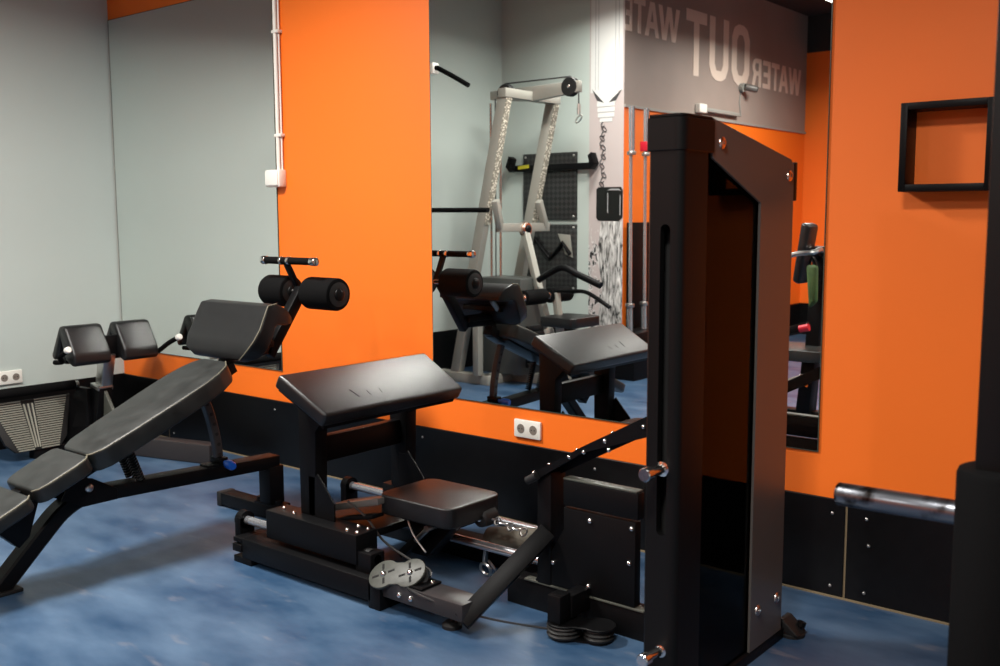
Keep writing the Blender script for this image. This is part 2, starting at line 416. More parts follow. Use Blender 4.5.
for z in (.689, .189):
    obj('band_peg', B().lathe((4.645, YF0+.02, z+.0), (4.64, YF0-.085, z-.0), [(0,.02),(.18,.02),(.2,.013),(.72,.013),(.75,.0185),(.97,.0185),(1,.016)], 20), CHROME, t)
ft = obj('levelling_foot', B().lathe((4.70, -.415, 0), (4.70, -.415, .014), [(0,.042),(.7,.042),(1,.036)], 20).prism([(4.67, -.455, .013), (4.738, -.455, .013), (4.730, -.455, .022), (4.685, -.455, .060), (4.67, -.455, .060)], (0, .07, 0), .004), RUBBER, t)
obj('foot_bolt', B().lathe((4.722, -.405, .022), (4.728, -.400, .046), [(0,.009),(.4,.009),(.45,.015),(1,.014)], 10), BLACK, ft)
# base and cover
obj('base_beam', B().box(3.80, 4.597, -.77, -.70, 0, .098, .004), BLACK, t)
obj('base_lip', B().box(3.88, 4.36, -.775, -.74, .098, .105, .002), GREYP, t)
obj('cover_panel', B().prism([(3.925, -.772, .106), (4.325, -.772, .106), (4.325, -.772, .386), (4.045, -.772, .386), (4.045, -.772, .31)], (0, .035, 0), .003), BLACK, t)
obj('cover_box', B().box(4.045, 4.335, -.775, -.735, .394, .482, .004), BLACK, t)
obj('cover_rim', B().box(4.045, 4.33, -.775, -.735, .4825, .489, .002), GREYP, t)
for x, z in ((4.153, .36), (4.304, .25), (4.148, .137), (4.004, .188), (4.312, .365)):
    obj('panel_bolt', B().dome((x, -.772, z), (0, -1, 0), .0095, .009), CHROME, t)
obj('upright_post', B().box(3.937, 3.995, -.775, -.69, .10, .495, .004), BLACK, t)
# lever arm rising to the tower
la = [(3.872, .462), (3.90, .438), (3.95, .475), (4.11, .578), (4.36, .668), (4.59, .78), (4.59, .845), (4.345, .722), (4.12, .605)]
AR = B()
obj('lever_arm', AR.prism([(x, -.79, z) for x, z in [(3.915, .475), (4.14, .608), (4.365, .729), (4.597, .852), (4.597, .775), (4.365, .669), (4.13, .586), (3.935, .46)]], (0, .008, 0), .001, 1)
    .prism([(x, -.715, z) for x, z in [(3.915, .475), (4.14, .608), (4.365, .729), (4.597, .852), (4.597, .79), (4.365, .68), (4.13, .556), (3.935, .45)]], (0, .008, 0), .001, 1)
    .prism([(x, -.79, z) for x, z in [(3.915, .48), (4.14, .613), (4.365, .734), (4.597, .857), (4.597, .851), (4.365, .728), (4.14, .607), (3.915, .474)]], (0, .083, 0)), BLACK, t)
obj('arm_bumper', B().cyl((3.915, -.80, .462), (3.955, -.80, .485), .014, n=14), RUBBER, t)
for x, z in ((3.935, .489), (4.081, .566), (4.138, .591), (4.22, .639), (4.235, .612), (4.361, .704)):
    obj('arm_bolt', B().dome((x, -.79, z), (0, -1, 0), .008, .007), CHROME, t)
for x, z in ((3.971, .517), (4.086, .583), (4.225, .66)):
    obj('arm_bolt', B().dome((x, -.752, z), (-.47, 0, .88), .007, .006), CHROME, t)
# brace from the front rail up to the post
obj('brace', B().bar((3.868, -1.09, .045), (3.982, -.775, .29), .062, .04, up=(.42, -.85, .30), r=.002), BLACK, t)
# front rail
fr = obj('front_rail', B().box(2.745, 3.475, -1.12, -.98, .024, .102, .004).box(2.69, 2.80, -1.12, -.98, 0, .026, .003).box(2.69, 2.745, -1.125, -1.10, .045, .075, .003).box(2.69, 2.745, -1.12, -.98, .082, .10, .003).box(3.46, 3.52, -1.12, -.99, 0, .10, .004), BLACK, t)
obj('rail_extension', B().box(3.50, 3.885, -1.105, -1.0, .05, .108, .003), DGREY, t)
obj('joint_plate', B().box(3.60, 3.70, -1.10, -1.0, .1085, .117, .002), BLACK, t)
for x, y in ((3.63, -1.06), (3.685, -1.03)): obj('bolt', B().dome((x, y, .117), (0,0,1), .009, .008), CHROME, t)
for x in (3.60, 3.655): obj('bolt', B().dome((x, -1.105, .075), (0,-1,0), .010, .010), CHROME, t)
obj('support_foot', B().lathe((3.80, -1.06, 0), (3.80, -1.06, .022), [(0,.034),(.5,.034),(1,.022)], 18).cyl((3.80, -1.06, .02), (3.80, -1.06, .052), .009, n=10), RUBBER, t)
# rear rail
obj('rear_rail', B().box(2.70, 3.92, -.53, -.42, 0, .075, .004), BLACK, t)
obj('end_beam', B().box(3.86, 3.93, -.70, -.42, .0, .098, .004), BLACK, t)
# guide rods with end brackets
for y, x1 in ((-1.05, 3.44), (-.49, 3.88)):
    z = .150 if y < -.9 else .172
    obj('guide_rod', B().cyl((2.66, y, z), (x1, y, z), .017, n=18), ROD, t)
    obj('rod_bracket', B().box(2.655, 2.69, y-.036, y+.036, .075, z+.015, .004).cyl((2.655, y, z), (2.69, y, z), .036, n=20), BLACK, t)
obj('guide_rod', B().cyl((3.14, -.70, .15), (3.93, -.70, .15), .017, n=18), ROD, t)
obj('rod_clamp', B().box(3.36, 3.44, -1.085, -1.015, .10, .175, .005), BLACK, t)
obj('buffer', B().lathe((3.375, -1.05, .15), (3.42, -1.05, .15), [(0,.024),(.15,.03),(.8,.03),(.82,.02),(1,.018)], 20), RUBBER, t)
# sliding carriages with uprights
obj('carriage', B().box(2.862, 3.372, -1.09, -.985, .122, .232, .004), BLACK, t)
obj('carriage', B().box(2.93, 3.38, -.535, -.43, .125, .235, .004), BLACK, t)
obj('carriage_tie', B().box(3.0, 3.30, -.985, -.535, .17, .20, .003), BLACK, t)
for x, y in ((2.90, -1.03), (2.985, -1.05), (3.30, -1.065), (3.35, -1.065), (3.30, -1.01), (3.35, -1.01)):
    obj('bolt', B().dome((x, y, .232), (0,0,1), .008, .009), CHROME, t)
obj('upright', B().prism([(3.0, -1.03, .232), (3.085, -1.03, .232), (3.095, -1.03, .56), (3.17, -1.03, .64), (2.995, -1.03, .72)], (0, .06, 0), .004), BLACK, t)
obj('upright', B().prism([(3.0, -.55, .235), (3.085, -.55, .235), (3.095, -.55, .56), (3.17, -.55, .64), (2.995, -.55, .72)], (0, .06, 0), .004), BLACK, t)
for y in (-1.03, -.552): obj('gusset', B().prism([(3.09, y, .385), (3.10, y, .40), (3.19, y, .30), (3.19, y, .232), (3.05, y, .232), (3.05, y, .385)], (0, .008, 0), .001, 1), BLACK, t)
obj('crossbar', B().bar((3.04, -.97, .475), (3.04, -.55, .475), .04, .10), BLACK, t)
# tilted pad
n = Vector((.12, 0, .21)).normalized()
hiY = (-1.155, -.385)
A = Vector((3.045, 0, .787)); Bq = Vector((3.275, 0, .660))
d = (Bq-A).normalized()
pp = []
for q, yy in ((A, hiY[0]), (A, hiY[1]), (Bq, -.395), (Bq, -1.13)): pp.append(Vector((q.x, yy, q.z))-n*.058)
ap = obj('arm_pad', B().prism(pp, n*.058, .014, 4), VINYL, t)
for k in range(3):
    yy = -.93+.07*k; c0 = A.lerp(Bq, .58)+n*.0003; c1 = A.lerp(Bq, .76)+n*.0003
    c0.y = yy; c1.y = yy-.012*(k-1)
    obj('worn_mark', B().bar(c0 if k == 0 else c0.lerp(c1, .45), c1, .006-.001*k, .0012, up=n, r=0), DARKH if k == 0 else RUBBER, ap)
qq = [p-n*.014+ (Vector((3.145, -.77, .66))-p)*.06 for p in pp]
obj('pad_board', B().prism(qq, n*.016), BLACK, ap)
# seat
sp = []
def rrect(x0, x1, y0, y1, r, k=5):
    o = []
    for cx, cy, a0 in ((x1-r, y0+r, -PI/2), (x1-r, y1-r, 0), (x0+r, y1-r, PI/2), (x0+r, y0+r, PI)):
        for i in range(k+1): o.append((cx+r*math.cos(a0+PI/2*i/k), cy+r*math.sin(a0+PI/2*i/k)))
    return o
sc = obj('seat', B().prism([(x, y, .262) for x, y in rrect(3.295, 3.662, -.918, -.618, .05)], (0, 0, .074), .02, 4), VINYL, t)
obj('seat_arm', B().prism([(3.08, -.95, .262), (3.34, -.95, .33), (3.34, -.95, .305), (3.08, -.95, .235)], (0, .09, 0), .003), PANEL, t)
obj('seat_arm', B().prism([(3.10, -.97, .212), (3.33, -.97, .27), (3.33, -.97, .255), (3.10, -.97, .20)], (0, .06, 0), .003), BLACK, t)
obj('seat_post', B().prism([(3.36, -.80, .262), (3.60, -.80, .262), (3.44, -.80, .09), (3.36, -.80, .09)], (0, .07, 0), .004), BLACK, t)
ab = obj('adjustment_lever', B().bar((3.33, -.82, .085), (3.50, -.82, .24), .035, .03), BLACK, t)
obj('lever_pin', B().cyl((3.495, -.86, .225), (3.495, -.81, .225), .012, n=12), STEEL, ab)
obj('lever_sleeve', B().cyl((3.43, -.846, .165), (3.485, -.846, .215), .010, n=12), BLUE if False else STEEL, ab)
# roller under the seat
fo = obj('foot_roller', B().lathe((3.575, -.60, .14), (3.86, -.60, .185), [(0,.03),(.03,.044),(.3,.047),(1,.047)], 20), FOAMG, t)
obj('roller_hub', B().lathe((3.645, -.74, .262), (3.645, -.67, .262), [(0,.024),(.1,.033),(.5,.036),(1,.036)], 18), RUBBER, t)
obj('roller_hub_bolt', B().dome((3.645, -.74, .262), (0,-1,0), .012), CHROME, t)
b = B()
for i in range(6): b.torus((3.67+.03*i, -.70, .258-.004*i), (0, 1, 0) if i % 2 else (0, .3, 1), .014, .004, sc=(1.3, .8))
obj('chain', b, STEEL, t)
hk = obj('hanging_hook', B().bar((3.615, -.66, .15), (3.605, -.66, .07), .02, .014).torus((3.612, -.665, .045), (0, 1, .3), .024, .006).torus((3.645, -.665, .066), (.4, .6, .5), .022, .005), STEEL, t)
# cable pulleys on the front rail
def lobes(c0, c1, r, u, v):
    """figure-eight outline round two centres lying along u in the plane (u, v)"""
    o = []
    for c, a0, a1 in ((c1, -2.25, 2.25), (c0, PI-2.25, PI+2.25)):
        for i in range(17):
            a = a0+(a1-a0)*i/16; o.append(c+u*(r*math.cos(a))+v*(r*math.sin(a)))
    return o
hn = Vector((0, -.62, .785)).normalized(); hu = Vector((.95, .24, .19)); hu = (hu-hn*hu.dot(hn)).normalized(); hv = hn.cross(hu)
pc = [Vector((3.510, -1.085, .118)), Vector((3.510, -1.085, .118))+hu*.108]
ph = obj('pulley_housing', B().prism(lobes(pc[0], pc[1], .058, hu, hv), hn*.010, .003, 2), PULP, t)
for c in pc:
    obj('pulley', B().lathe(c-hn*.036, c-hn*.002, [(0,.05),(.2,.053),(.5,.044),(.8,.053),(1,.05)], 28), RUBBER, t)
    for k in range(4):
        a = k*PI/2+.35; q = hu*math.cos(a)+hv*math.sin(a); o_ = c+hn*.0103
        obj('slot', B().bar(o_+q*.018, o_+q*.043, .008, .0014, up=hn, r=0), DARKH, ph)
    obj('axle_bolt', B().dome(c+hn*.010, hn, .0115, .010), CHROME, ph)
obj('housing_bracket', B().bar((3.535, -1.05, .08), (3.535, -1.045, .10), .07, .05), BLACK, t)
# floor pulleys by the tower
for c, r in ((Vector((4.135, -.89, .008)), .058), (Vector((4.238, -.845, .008)), .050)):
    obj('floor_pulley', B().lathe(c, c+Vector((0, 0, .038)), [(0,r-.003),(.2,r),(.4,r-.008),(.55,r),(.75,r-.008),(.9,r),(1,r-.002)], 28), RUBBER, t)
fu = Vector((.102, .047, 0)).normalized()
obj('pulley_plate', B().prism(lobes(Vector((4.135, -.89, .047)), Vector((4.238, -.845, .047)), .056, fu, Vector((-fu.y, fu.x, 0))), (0, 0, .007), .002, 1)
    .prism(lobes(Vector((4.135, -.89, 0)), Vector((4.238, -.845, 0)), .045, fu, Vector((-fu.y, fu.x, 0))), (0, 0, .0075)), BLACK, t)
obj('pulley_block', B().box(4.098, 4.150, -.935, -.875, .054, .148, .005).box(4.108, 4.155, -.875, -.772, .06, .135, .004), BLACK, t)
# cables
obj('cable', B().tube([(3.60, -1.09, .11), (3.72, -1.112, .10), (3.92, -1.04, .058), (4.10, -.93, .03)], .0038, 8, 8), CABLE, t)
obj('cable', B().tube([(3.20, -.97, .30), (3.29, -.96, .25), (3.40, -.98, .19), (3.55, -1.0, .16), (3.64, -1.0, .145), (3.665, -1.02, .13)], .0045, 8, 8), CABLE, t)
obj('cable', B().tube([(3.40, -.86, .25), (3.45, -.88, .20), (3.53, -.90, .155)], .0035, 8, 8), STEEL, t, 'bright bent rod under the seat')

# ------------------------------------------------------------------ decline bench
CX = 2.32
CX = 2.345
t = thing('decline_bench', 'black decline sit-up bench with foam leg rollers and worn seamed pads', 'bench', (CX, -1.2, 0))
fb = obj('rear_foot_bar', B().box(1.985, 2.52, -.70, -.62, .008, .066, .005), BLACK, t)
for x in (1.98, 2.49): obj('rubber_end', B().box(x, x+.035, -.702, -.618, 0, .069, .005), RUBBER, fb)
obj('rear_post', B().box(CX-.04, CX+.04, -.70, -.62, .075, .245, .005).box(CX-.08, CX+.08, -.70, -.62, .066, .075, .002), BLACK, t)
for x in (CX-.065, CX+.065): obj('bolt', B().cyl((x, -.675, .075), (x, -.675, .094), .016, n=6).cyl((x, -.675, .075), (x, -.675, .079), .022, n=16), BLACK, t)
obj('main_beam', B().bar((CX-.005, -.635, .262), (CX-.025, -1.56, .292), .08, .056, r=.005), BLACK, t)
fl = obj('front_leg', B().sweep_rect([(2.32, -1.46, .292), (2.32, -1.55, .289), (2.318, -1.63, .25), (2.316, -1.70, .185), (2.314, -1.78, .105), (2.312, -1.872, .012)], .075, .062, (1,0,0), 6), BLACK, t)
obj('foot_plate', B().box(2.26, 2.365, -1.93, -1.80, 0, .014, .003), RUBBER, fl)
pb = obj('pivot_bracket', B(), BLACK, t) if False else None
for s in (-1, 1):
    x = 2.325+s*.041
    pbk = obj('pivot_bracket', B().prism([(x, y, z) for y, z in ((-1.42, .305), (-1.52, .365), (-1.60, .385), (-1.645, .305), (-1.56, .262), (-1.42, .262))], (s*.006, 0, 0), .001, 1), BLACK, t)
    obj('pivot_bolt', B().dome((x+s*.006, -1.535, .33), (s, 0, 0), .018, .01), STEEL, pbk)
obj('seat_strut', B().prism([(CX-.03, y, z) for y, z in ((-1.95, .31), (-1.76, .39), (-1.72, .355), (-1.77, .20), (-1.81, .165), (-1.88, .235), (-2.0, .27))], (.06, 0, 0), .004), BLACK, t)
obj('seat_rail', B().bar((CX, -2.12, .245), (CX, -1.56, .418), .06, .04), BLACK, t)
# pads laid along the sloping line: s = distance along the slope, w = half width
def slope_pad(name, o, d, prof, th, r, mat, side_piping=True):
    """o: lower end of the top centreline, d: direction up the slope, prof: [(s, half width)]"""
    d = Vector(d).normalized(); x = Vector((1,0,0)); n = x.cross(d).normalized()
    if n.z < 0: n = -n
    o = Vector(o)
    pts = [o+d*s+x*w for s, w in prof]+[o+d*s-x*w for s, w in prof[::-1]]
    p = obj(name, B().prism([q-n*th for q in pts], n*th, r, 4), mat, t)
    if side_piping:
        ins = lambda w: w-r*.35
        loop = [o+d*s+x*ins(w)-n*r*.35 for s, w in prof]
        obj('piping', B().tube(loop, .0036, 6), PIPING, p)
    return p
dv = (0, .66, .29)
CX = 2.37
slope_pad('back_pad', (CX, -1.583, .483), dv, [(0, .085), (.012, .105), (.05, .128), (.16, .138), (.38, .150), (.52, .152), (.60, .14), (.66, .115), (.69, .075)], .082, .016, WORN)
slope_pad('hip_pad', (CX, -1.80, .394), (0, .215, .095), [(0, .10), (.02, .122), (.05, .130), (.17, .135), (.21, .128), (.225, .11)], .062, .014, WORN)
slope_pad('seat_pad', (CX, -2.105, .256), (0, .30, .132), [(0, .10), (.02, .125), (.06, .135), (.26, .135), (.30, .13), (.318, .11)], .055, .014, WORN)
obj('pad_plate', B().bar((CX, -1.585, .392), (CX, -.955, .668), .12, .02), BLACK, t)
# ladder strap
CX = 2.335
ld = obj('adjustment_ladder', B().sweep_rect([(CX, -1.005, .62), (CX, -.975, .55), (CX, -.95, .46), (CX, -.935, .38), (CX, -.93, .30)], .034, .036, (1,0,0), 5), DGREY, t)
for z, y in ((.57, -.985), (.525, -.967), (.48, -.953), (.435, -.944), (.39, -.936), (.345, -.932)):
    obj('notch', B().cyl((CX+.017, y, z), (CX+.0182, y, z), .008, n=12), DARKH, ld)
obj('ladder_base', B().box(CX-.035, CX+.035, -1.0, -.87, .288, .31, .004).box(CX-.03, CX+.045, -.95, -.91, .30, .335, .004), BLACK, t)
obj('adjustment_knob', B().cyl((2.36, -.925, .314), (2.40, -.93, .312), .010, n=12).lathe((2.395, -.93, .312), (2.45, -.937, .308), [(0,.014),(.2,.02),(.8,.02),(1,.015)], 16), BLUE, t, 'blue pull knob')
# two springs under the back pad
for x in (CX-.045, CX+.03):
    pts = []
    a = Vector((x, -1.375, .48)); c = Vector((x, -1.315, .315))
    for i in range(121):
        f = i/120; ang = f*15*2*PI; dd = (c-a).normalized(); e1 = Vector((1,0,0)); e2 = dd.cross(e1)
        pts.append(a.lerp(c, f)+e1*.015*math.cos(ang)+e2*.015*math.sin(ang))
    obj('spring', B().tube(pts, .0045, 6), BLACK, t)
# leg roller head
CX = 2.355
obj('head_arm', B().bar((CX, -.99, .66), (CX, -.86, .72), .06, .05).bar((CX, -.90, .685), (CX, -.87, .80), .05, .05), BLACK, t)
pole = obj('head_pole', B().bar((CX, -.88, .77), (CX, -.66, .775), .045, .045).bar((CX, -.668, .745), (CX, -.465, 1.03), .045, .05), BLACK, t)
hs = obj('handle_stem', B().bar((CX-.02, -.465, 1.02), (CX-.025, -.533, 1.155), .03, .022), BLACK, t)
hb = obj('handle_bar', B().cyl((2.19, -.533, 1.158), (2.51, -.533, 1.158), .0165, n=16), FOAM, t)
for a, c in ((2.165, 2.195), (2.505, 2.54), (2.295, 2.31), (2.345, 2.362)):
    obj('chrome_ring', B().cyl((a, -.533, 1.158), (c, -.533, 1.158), .0195, n=16, bev=.004), CHROME, hb)
for a, c in ((2.12, 2.285), (2.41, 2.605)):
    rl = obj('foam_roller', B().cyl((a, -.465, 1.013), (c, -.465, 1.013), .073, n=32, bev=.012), FOAM, t)
    obj('roller_cap', B().lathe((c-.004, -.465, 1.013), (c+.006, -.465, 1.013), [(0,.052),(.6,.055),(1,.04)], 24), RUBBER, rl)
    obj('roller_plug', B().dome((c+.006, -.465, 1.013), (1,0,0), .03, .012), SATIN, rl)
obj('roller_axle', B().cyl((2.13, -.465, 1.013), (2.60, -.465, 1.013), .016, n=14), CHROME, t)
# saddle-shaped knee pad: one profile, narrower towards its lower edge
b = B()
front = [(-.700, .928), (-.735, .968), (-.79, .992), (-.838, .985), (-.862, .94), (-.884, .892), (-.915, .845), (-.94, .80), (-.935, .765)]
back = [(-.700, .905), (-.735, .90), (-.79, .905), (-.81, .895), (-.82, .865), (-.835, .835), (-.855, .80), (-.88, .77), (-.905, .755)]
hw = [.215, .228, .236, .24, .243, .243, .238, .215, .165]
F = []; K = []
for (y, z), w in zip(front, hw): F.append([b.bm.verts.new((CX+k*w, y+.0, z)) for k in (-1, -.93, -.5, 0, .5, .93, 1)])
for (y, z), w in zip(back, hw): K.append([b.bm.verts.new((CX+k*w, y, z)) for k in (-1, -.93, -.5, 0, .5, .93, 1)])
for G in (F, K):
    for i in range(8):
        for j in range(6): b.bm.faces.new([G[i][j], G[i][j+1], G[i+1][j+1], G[i+1][j]])
for i in range(8):
    for j in (0, 6): b.bm.faces.new([F[i][j], F[i+1][j], K[i+1][j], K[i][j]])
for j in range(6):
    for i in (0, 8): b.bm.faces.new([F[i][j], F[i][j+1], K[i][j+1], K[i][j]])
lp = obj('knee_pad', b, VINYL, t, sharp=180)
md = lp.modifiers.new('s', 'BEVEL'); md.width = .018; md.segments = 3; md.limit_method = 'ANGLE'; md.angle_limit = math.radians(50)
obj('piping', B().tube([(CX+w*.985, y-.002, z+.002) for (y, z), w in zip(front, hw)][2:], .0035, 6), PIPING, lp)
obj('pad_pin', B().cyl((CX+.13, -.80, .845), (CX+.13, -.745, .90), .015, n=14), STEEL, t)
obj('pad_bracket', B().bar((CX, -.86, .80), (CX, -.66, .80), .08, .03).bar((CX-.12, -.80, .85), (CX+.15, -.80, .85), .03, .03), BLACK, t)

# ------------------------------------------------------------------ roman chair in the corner
t = thing('back_extension_chair', 'black back extension chair with two wedge pads and ribbed footplate by the grey wall', 'exercise machine', (.6, -.45, 0))
PXc = .55
for y0, y1 in ((-.67, -.445), (-.365, -.145)):
    prof = [(PXc+.02, .755), (PXc+.055, .75), (PXc+.145, .60), (PXc+.15, .545), (PXc+.12, .53), (PXc+.05, .56), (PXc-.0, .68), (PXc-.05, .57), (PXc-.09, .55), (PXc-.11, .58), (PXc-.01, .75)]
    obj('hip_pad', B().prism([(x-.05, y0, z) for x, z in prof], (0, y1-y0, 0), .016, 3), VINYL, t)
obj('pad_plate', B().box(PXc-.05, PXc-.01, -.66, -.16, .54, .60, .004).box(PXc-.02, PXc+.02, -.46, -.35, .56, .68, .004), BLACK, t)
for y0, y1 in ((-.70, -.75), (-.13, -.145)):
    g = obj('grip_handle', B().tube([(PXc-.05, y0, .55), (PXc+.05, y0, .56), (PXc+.20, y1, .625), (PXc+.31, y1, .668)] if y0 > -.5 else [(PXc-.06, y0, .55), (PXc+.02, y0, .56), (PXc+.10, y1, .60), (PXc+.19, y1, .645)], .014, 10, 5), FOAM, t)
    e = (PXc+.31, y1, .668) if y0 > -.5 else (PXc+.19, y1, .645)
    obj('handle_end', B().lathe((e[0]-.012, e[1], e[2]-.003), (e[0]+.014, e[1], e[2]+.004), [(0,.018),(.8,.018),(1,.013)], 16), WHITE, g)
obj('inner_post', B().bar((PXc-.06, -.42, .36), (PXc-.0, -.42, .58), .07, .07), STEEL, t)
ou = obj('outer_post', B().bar((PXc-.13, -.43, .02), (PXc-.055, -.43, .385), .085, .085), BLACK, t)
obj('collar', B().bar((PXc-.063, -.43, .37), (PXc-.058, -.43, .392), .094, .094), STEEL, t)
obj('gusset', B().prism([(PXc-.02, -.44, .36), (PXc+.10, -.44, .20), (PXc+.08, -.44, .09), (PXc-.05, -.44, .09)], (0, .02, 0), .002), GREYP, t)
obj('base_beam', B().bar((.30, -.48, .055), (1.27, -.215, .055), .09, .105), DGREY, t)
obj('cross_foot', B().bar((.36, -.80, .03), (.36, -.18, .03), .06, .06), BLACK, t)
# foot plate: ribbed rubber, leaning on the frame
fp0, fp1 = Vector((.30, -1.02, .33)), Vector((.30, -.525, .33))
bt0, bt1 = Vector((.40, -.90, .055)), Vector((.40, -.645, .055))
obj('foot_plate', B().prism([fp0, fp1, bt1+Vector((-.02,.05,.05)), bt1+Vector((0,.0,0)), bt0, bt0+Vector((-.02,-.05,.05))], (-.025, 0, -.006), .004), RUBBER, t)
b = B()
for i in range(22):
    f = (i+.5)/22; a = fp0.lerp(bt0, f); c = fp1.lerp(bt1, f)
    o = Vector((.003, 0, .001)); w = c-a
    b.bar(a+w*.06+o, a+w*.40+o, .006, .007, r=0).bar(a+w*.56+o, a+w*.95+o, .006, .007, r=0)
for f in (.43, .48, .53): b.bar(fp0.lerp(fp1, f).lerp(bt0.lerp(bt1, f), .08)+Vector((.003,0,0)), fp0.lerp(fp1, f).lerp(bt0.lerp(bt1, f), .95)+Vector((.003,0,0)), .008, .007, r=0)
obj('rubber_ribs', b, plain('grey_rubber_ribs', srgb(134, 134, 122), .6), t)
obj('ankle_roller', B().cyl((.33, -1.04, .385), (.33, -.51, .385), .028, n=20, bev=.006), FOAM, t)
obj('roller_cap', B().cyl((.33, -.51, .385), (.33, -.49, .385), .02, n=14), STEEL, t)
obj('plate_arm', B().prism([(.33, -.50, .37), (.45, -.50, .37), (.45, -.50, .06), (.33, -.62, .06)], (0, .03, 0), .003), BLACK, t)

# ------------------------------------------------------------------ rack upright at the right edge
t = thing('storage_rack', 'black foam-wrapped rack upright with worn chrome storage peg at the right edge', 'rack', (5.47, -1.3, 0))
obj('upright', B().box(5.448, 5.515, -1.34, -1.26, 0, 2.3, .006), SATIN, t)
obj('foam_sleeve', B().cyl((5.488, -1.30, .02), (5.488, -1.30, .852), .080, n=36, bev=.014), FOAM, t)
pg = obj('storage_peg', B().cyl((5.128, -1.2, .716), (5.44, -1.225, .727), .0265, n=28, bev=.003), WCHROME, t)
obj('base_foot', B().box(5.42, 5.56, -1.75, -.9, 0, .018, .003), BLACK, t)

# ------------------------------------------------------------------ what stands behind the camera, seen in the large mirror
# lat pulldown machine
t = thing('lat_pulldown_machine', 'silver lat pulldown machine with tread-plate uprights reflected in the large mirror', 'exercise machine', (.9, -3.0, 0))
UY = (-2.74, -3.36)
for y in UY:
    u = obj('upright', B().bar((.44, y, .07), (.965, y, 2.30), .07, .088, up=(1,0,0)), SILVER, t)
    obj('tread_strip', B().bar((.775, y, 1.29), (1.004, y, 2.26), .066, .006, up=(1,0,0), r=0), TREAD, u)
obj('base_frame', B().bar((.25, UY[0], .04), (.80, UY[0], .04), .09, .08).bar((.25, UY[1], .04), (.80, UY[1], .04), .09, .08).bar((.77, UY[0]+.05, .04), (.77, UY[1]-.05, .04), .09, .08).bar((.77, -3.05, .04), (1.75, -3.05, .04), .08, .08), SILVER, t)
obj('top_crossbar', B().bar((.97, UY[0]+.05, 2.30), (.97, UY[1]-.05, 2.30), .08, .07), SILVER, t)
obj('boom', B().prism([(.57, -3.08, 2.37), (1.45, -3.08, 2.385), (1.45, -3.08, 2.30), (1.0, -3.08, 2.26), (.57, -3.08, 2.30)], (0, .05, 0), .004), SILVER, t)
for x in (.72, 1.36):
    pu = obj('pulley', B().lathe((x, -3.085, 2.345), (x, -3.025, 2.345), [(0,.07),(.2,.075),(.5,.06),(.8,.075),(1,.07)], 24), RUBBER, t)
    obj('axle_bolt', B().dome((x, -3.025, 2.345), (0,1,0), .015), CHROME, pu)
obj('cable', B().tube([(.63, -3.05, 2.36), (.66, -3.05, 2.40), (.72, -3.05, 2.422), (1.36, -3.05, 2.422), (1.42, -3.05, 2.395), (1.437, -3.05, 2.33), (1.44, -3.05, 2.20)], .006, 8), CABLE, t)
obj('snap_hook', B().cyl((1.44, -3.05, 2.21), (1.44, -3.05, 2.13), .013, n=10).torus((1.44, -3.05, 2.095), (0,1,0), .024, .006, sc=(1.5, .7)), STEEL, t)
for x in (.60, .70): obj('guide_rod', B().cyl((x, -3.0, .10), (x, -3.0, 2.27), .012, n=12), CHROME, t)
obj('cable', B().cyl((.65, -3.0, .85), (.65, -3.0, 2.3), .005, n=8), RED if False else CABLE, t)
obj('stack_cover', B().box(.55, 1.02, -3.20, -2.86, .08, .86, .01), plain('dark_grey_cover', srgb(58, 60, 58), .5), t)
obj('front_post', B().box(.70, .76, -2.70, -2.64, .08, .86, .004), SILVER, t)
b = B()
for i in range(7): b.box(1.02, 1.06, -3.15, -2.92, .14+i*.05, .18+i*.05, .004)
obj('weight_plates', b, RUBBER, t)
obj('joint_frame', B().bar((.88, -2.72, 1.48), (.86, -2.80, 1.26), .05, .06).bar((.86, -2.78, 1.265), (.86, -3.43, 1.265), .05, .07).bar((.86, -3.40, 1.26), (.88, -3.28, 1.48), .05, .06), SILVER, t)
obj('pivot_disc', B().lathe((.86, -3.10, 1.25), (.91, -3.10, 1.25), [(0,.06),(.8,.06),(1,.05)], 20), COPPER, t)
obj('pivot_cap', B().dome((.91, -3.10, 1.25), (1,0,0), .036), BLACK, t)
obj('seat_strut', B().bar((.89, -3.09, 1.22), (1.20, -2.99, .45), .05, .06).bar((1.20, -2.98, .47), (1.32, -3.05, .06), .06, .07).bar((1.32, -3.05, .08), (1.30, -2.95, .76), .05, .05), SILVER, t)
obj('seat', B().prism([(x, y, .51) for x, y in rrect(1.28, 1.62, -3.12, -2.74, .05)], (0, 0, .075), .02, 3), VINYL, t)
obj('seat_post', B().bar((1.48, -3.05, .06), (1.48, -3.05, .51), .07, .07), SILVER, t)
for a, c in ((-2.60, -2.86), (-2.92, -3.19)):
    r_ = obj('thigh_roller', B().cyl((1.25, a, .735), (1.25, c, .735), .06, n=24, bev=.012), FOAM, t)
    obj('roller_cap', B().dome((1.25, a, .735), (0, 1, 0), .03, .012), COPPER, r_)
obj('press_arm', B().tube([(1.13, -2.95, .85), (1.28, -2.95, .93), (1.38, -2.95, .955), (1.50, -2.95, .91), (1.72, -2.95, .83)], .026, 12, 5), BLACK, t)
obj('press_arm', B().tube([(1.26, -2.95, .77), (1.45, -2.95, .775), (1.60, -2.95, .77), (1.80, -2.95, .67)], .016, 10, 5), BLACK, t)

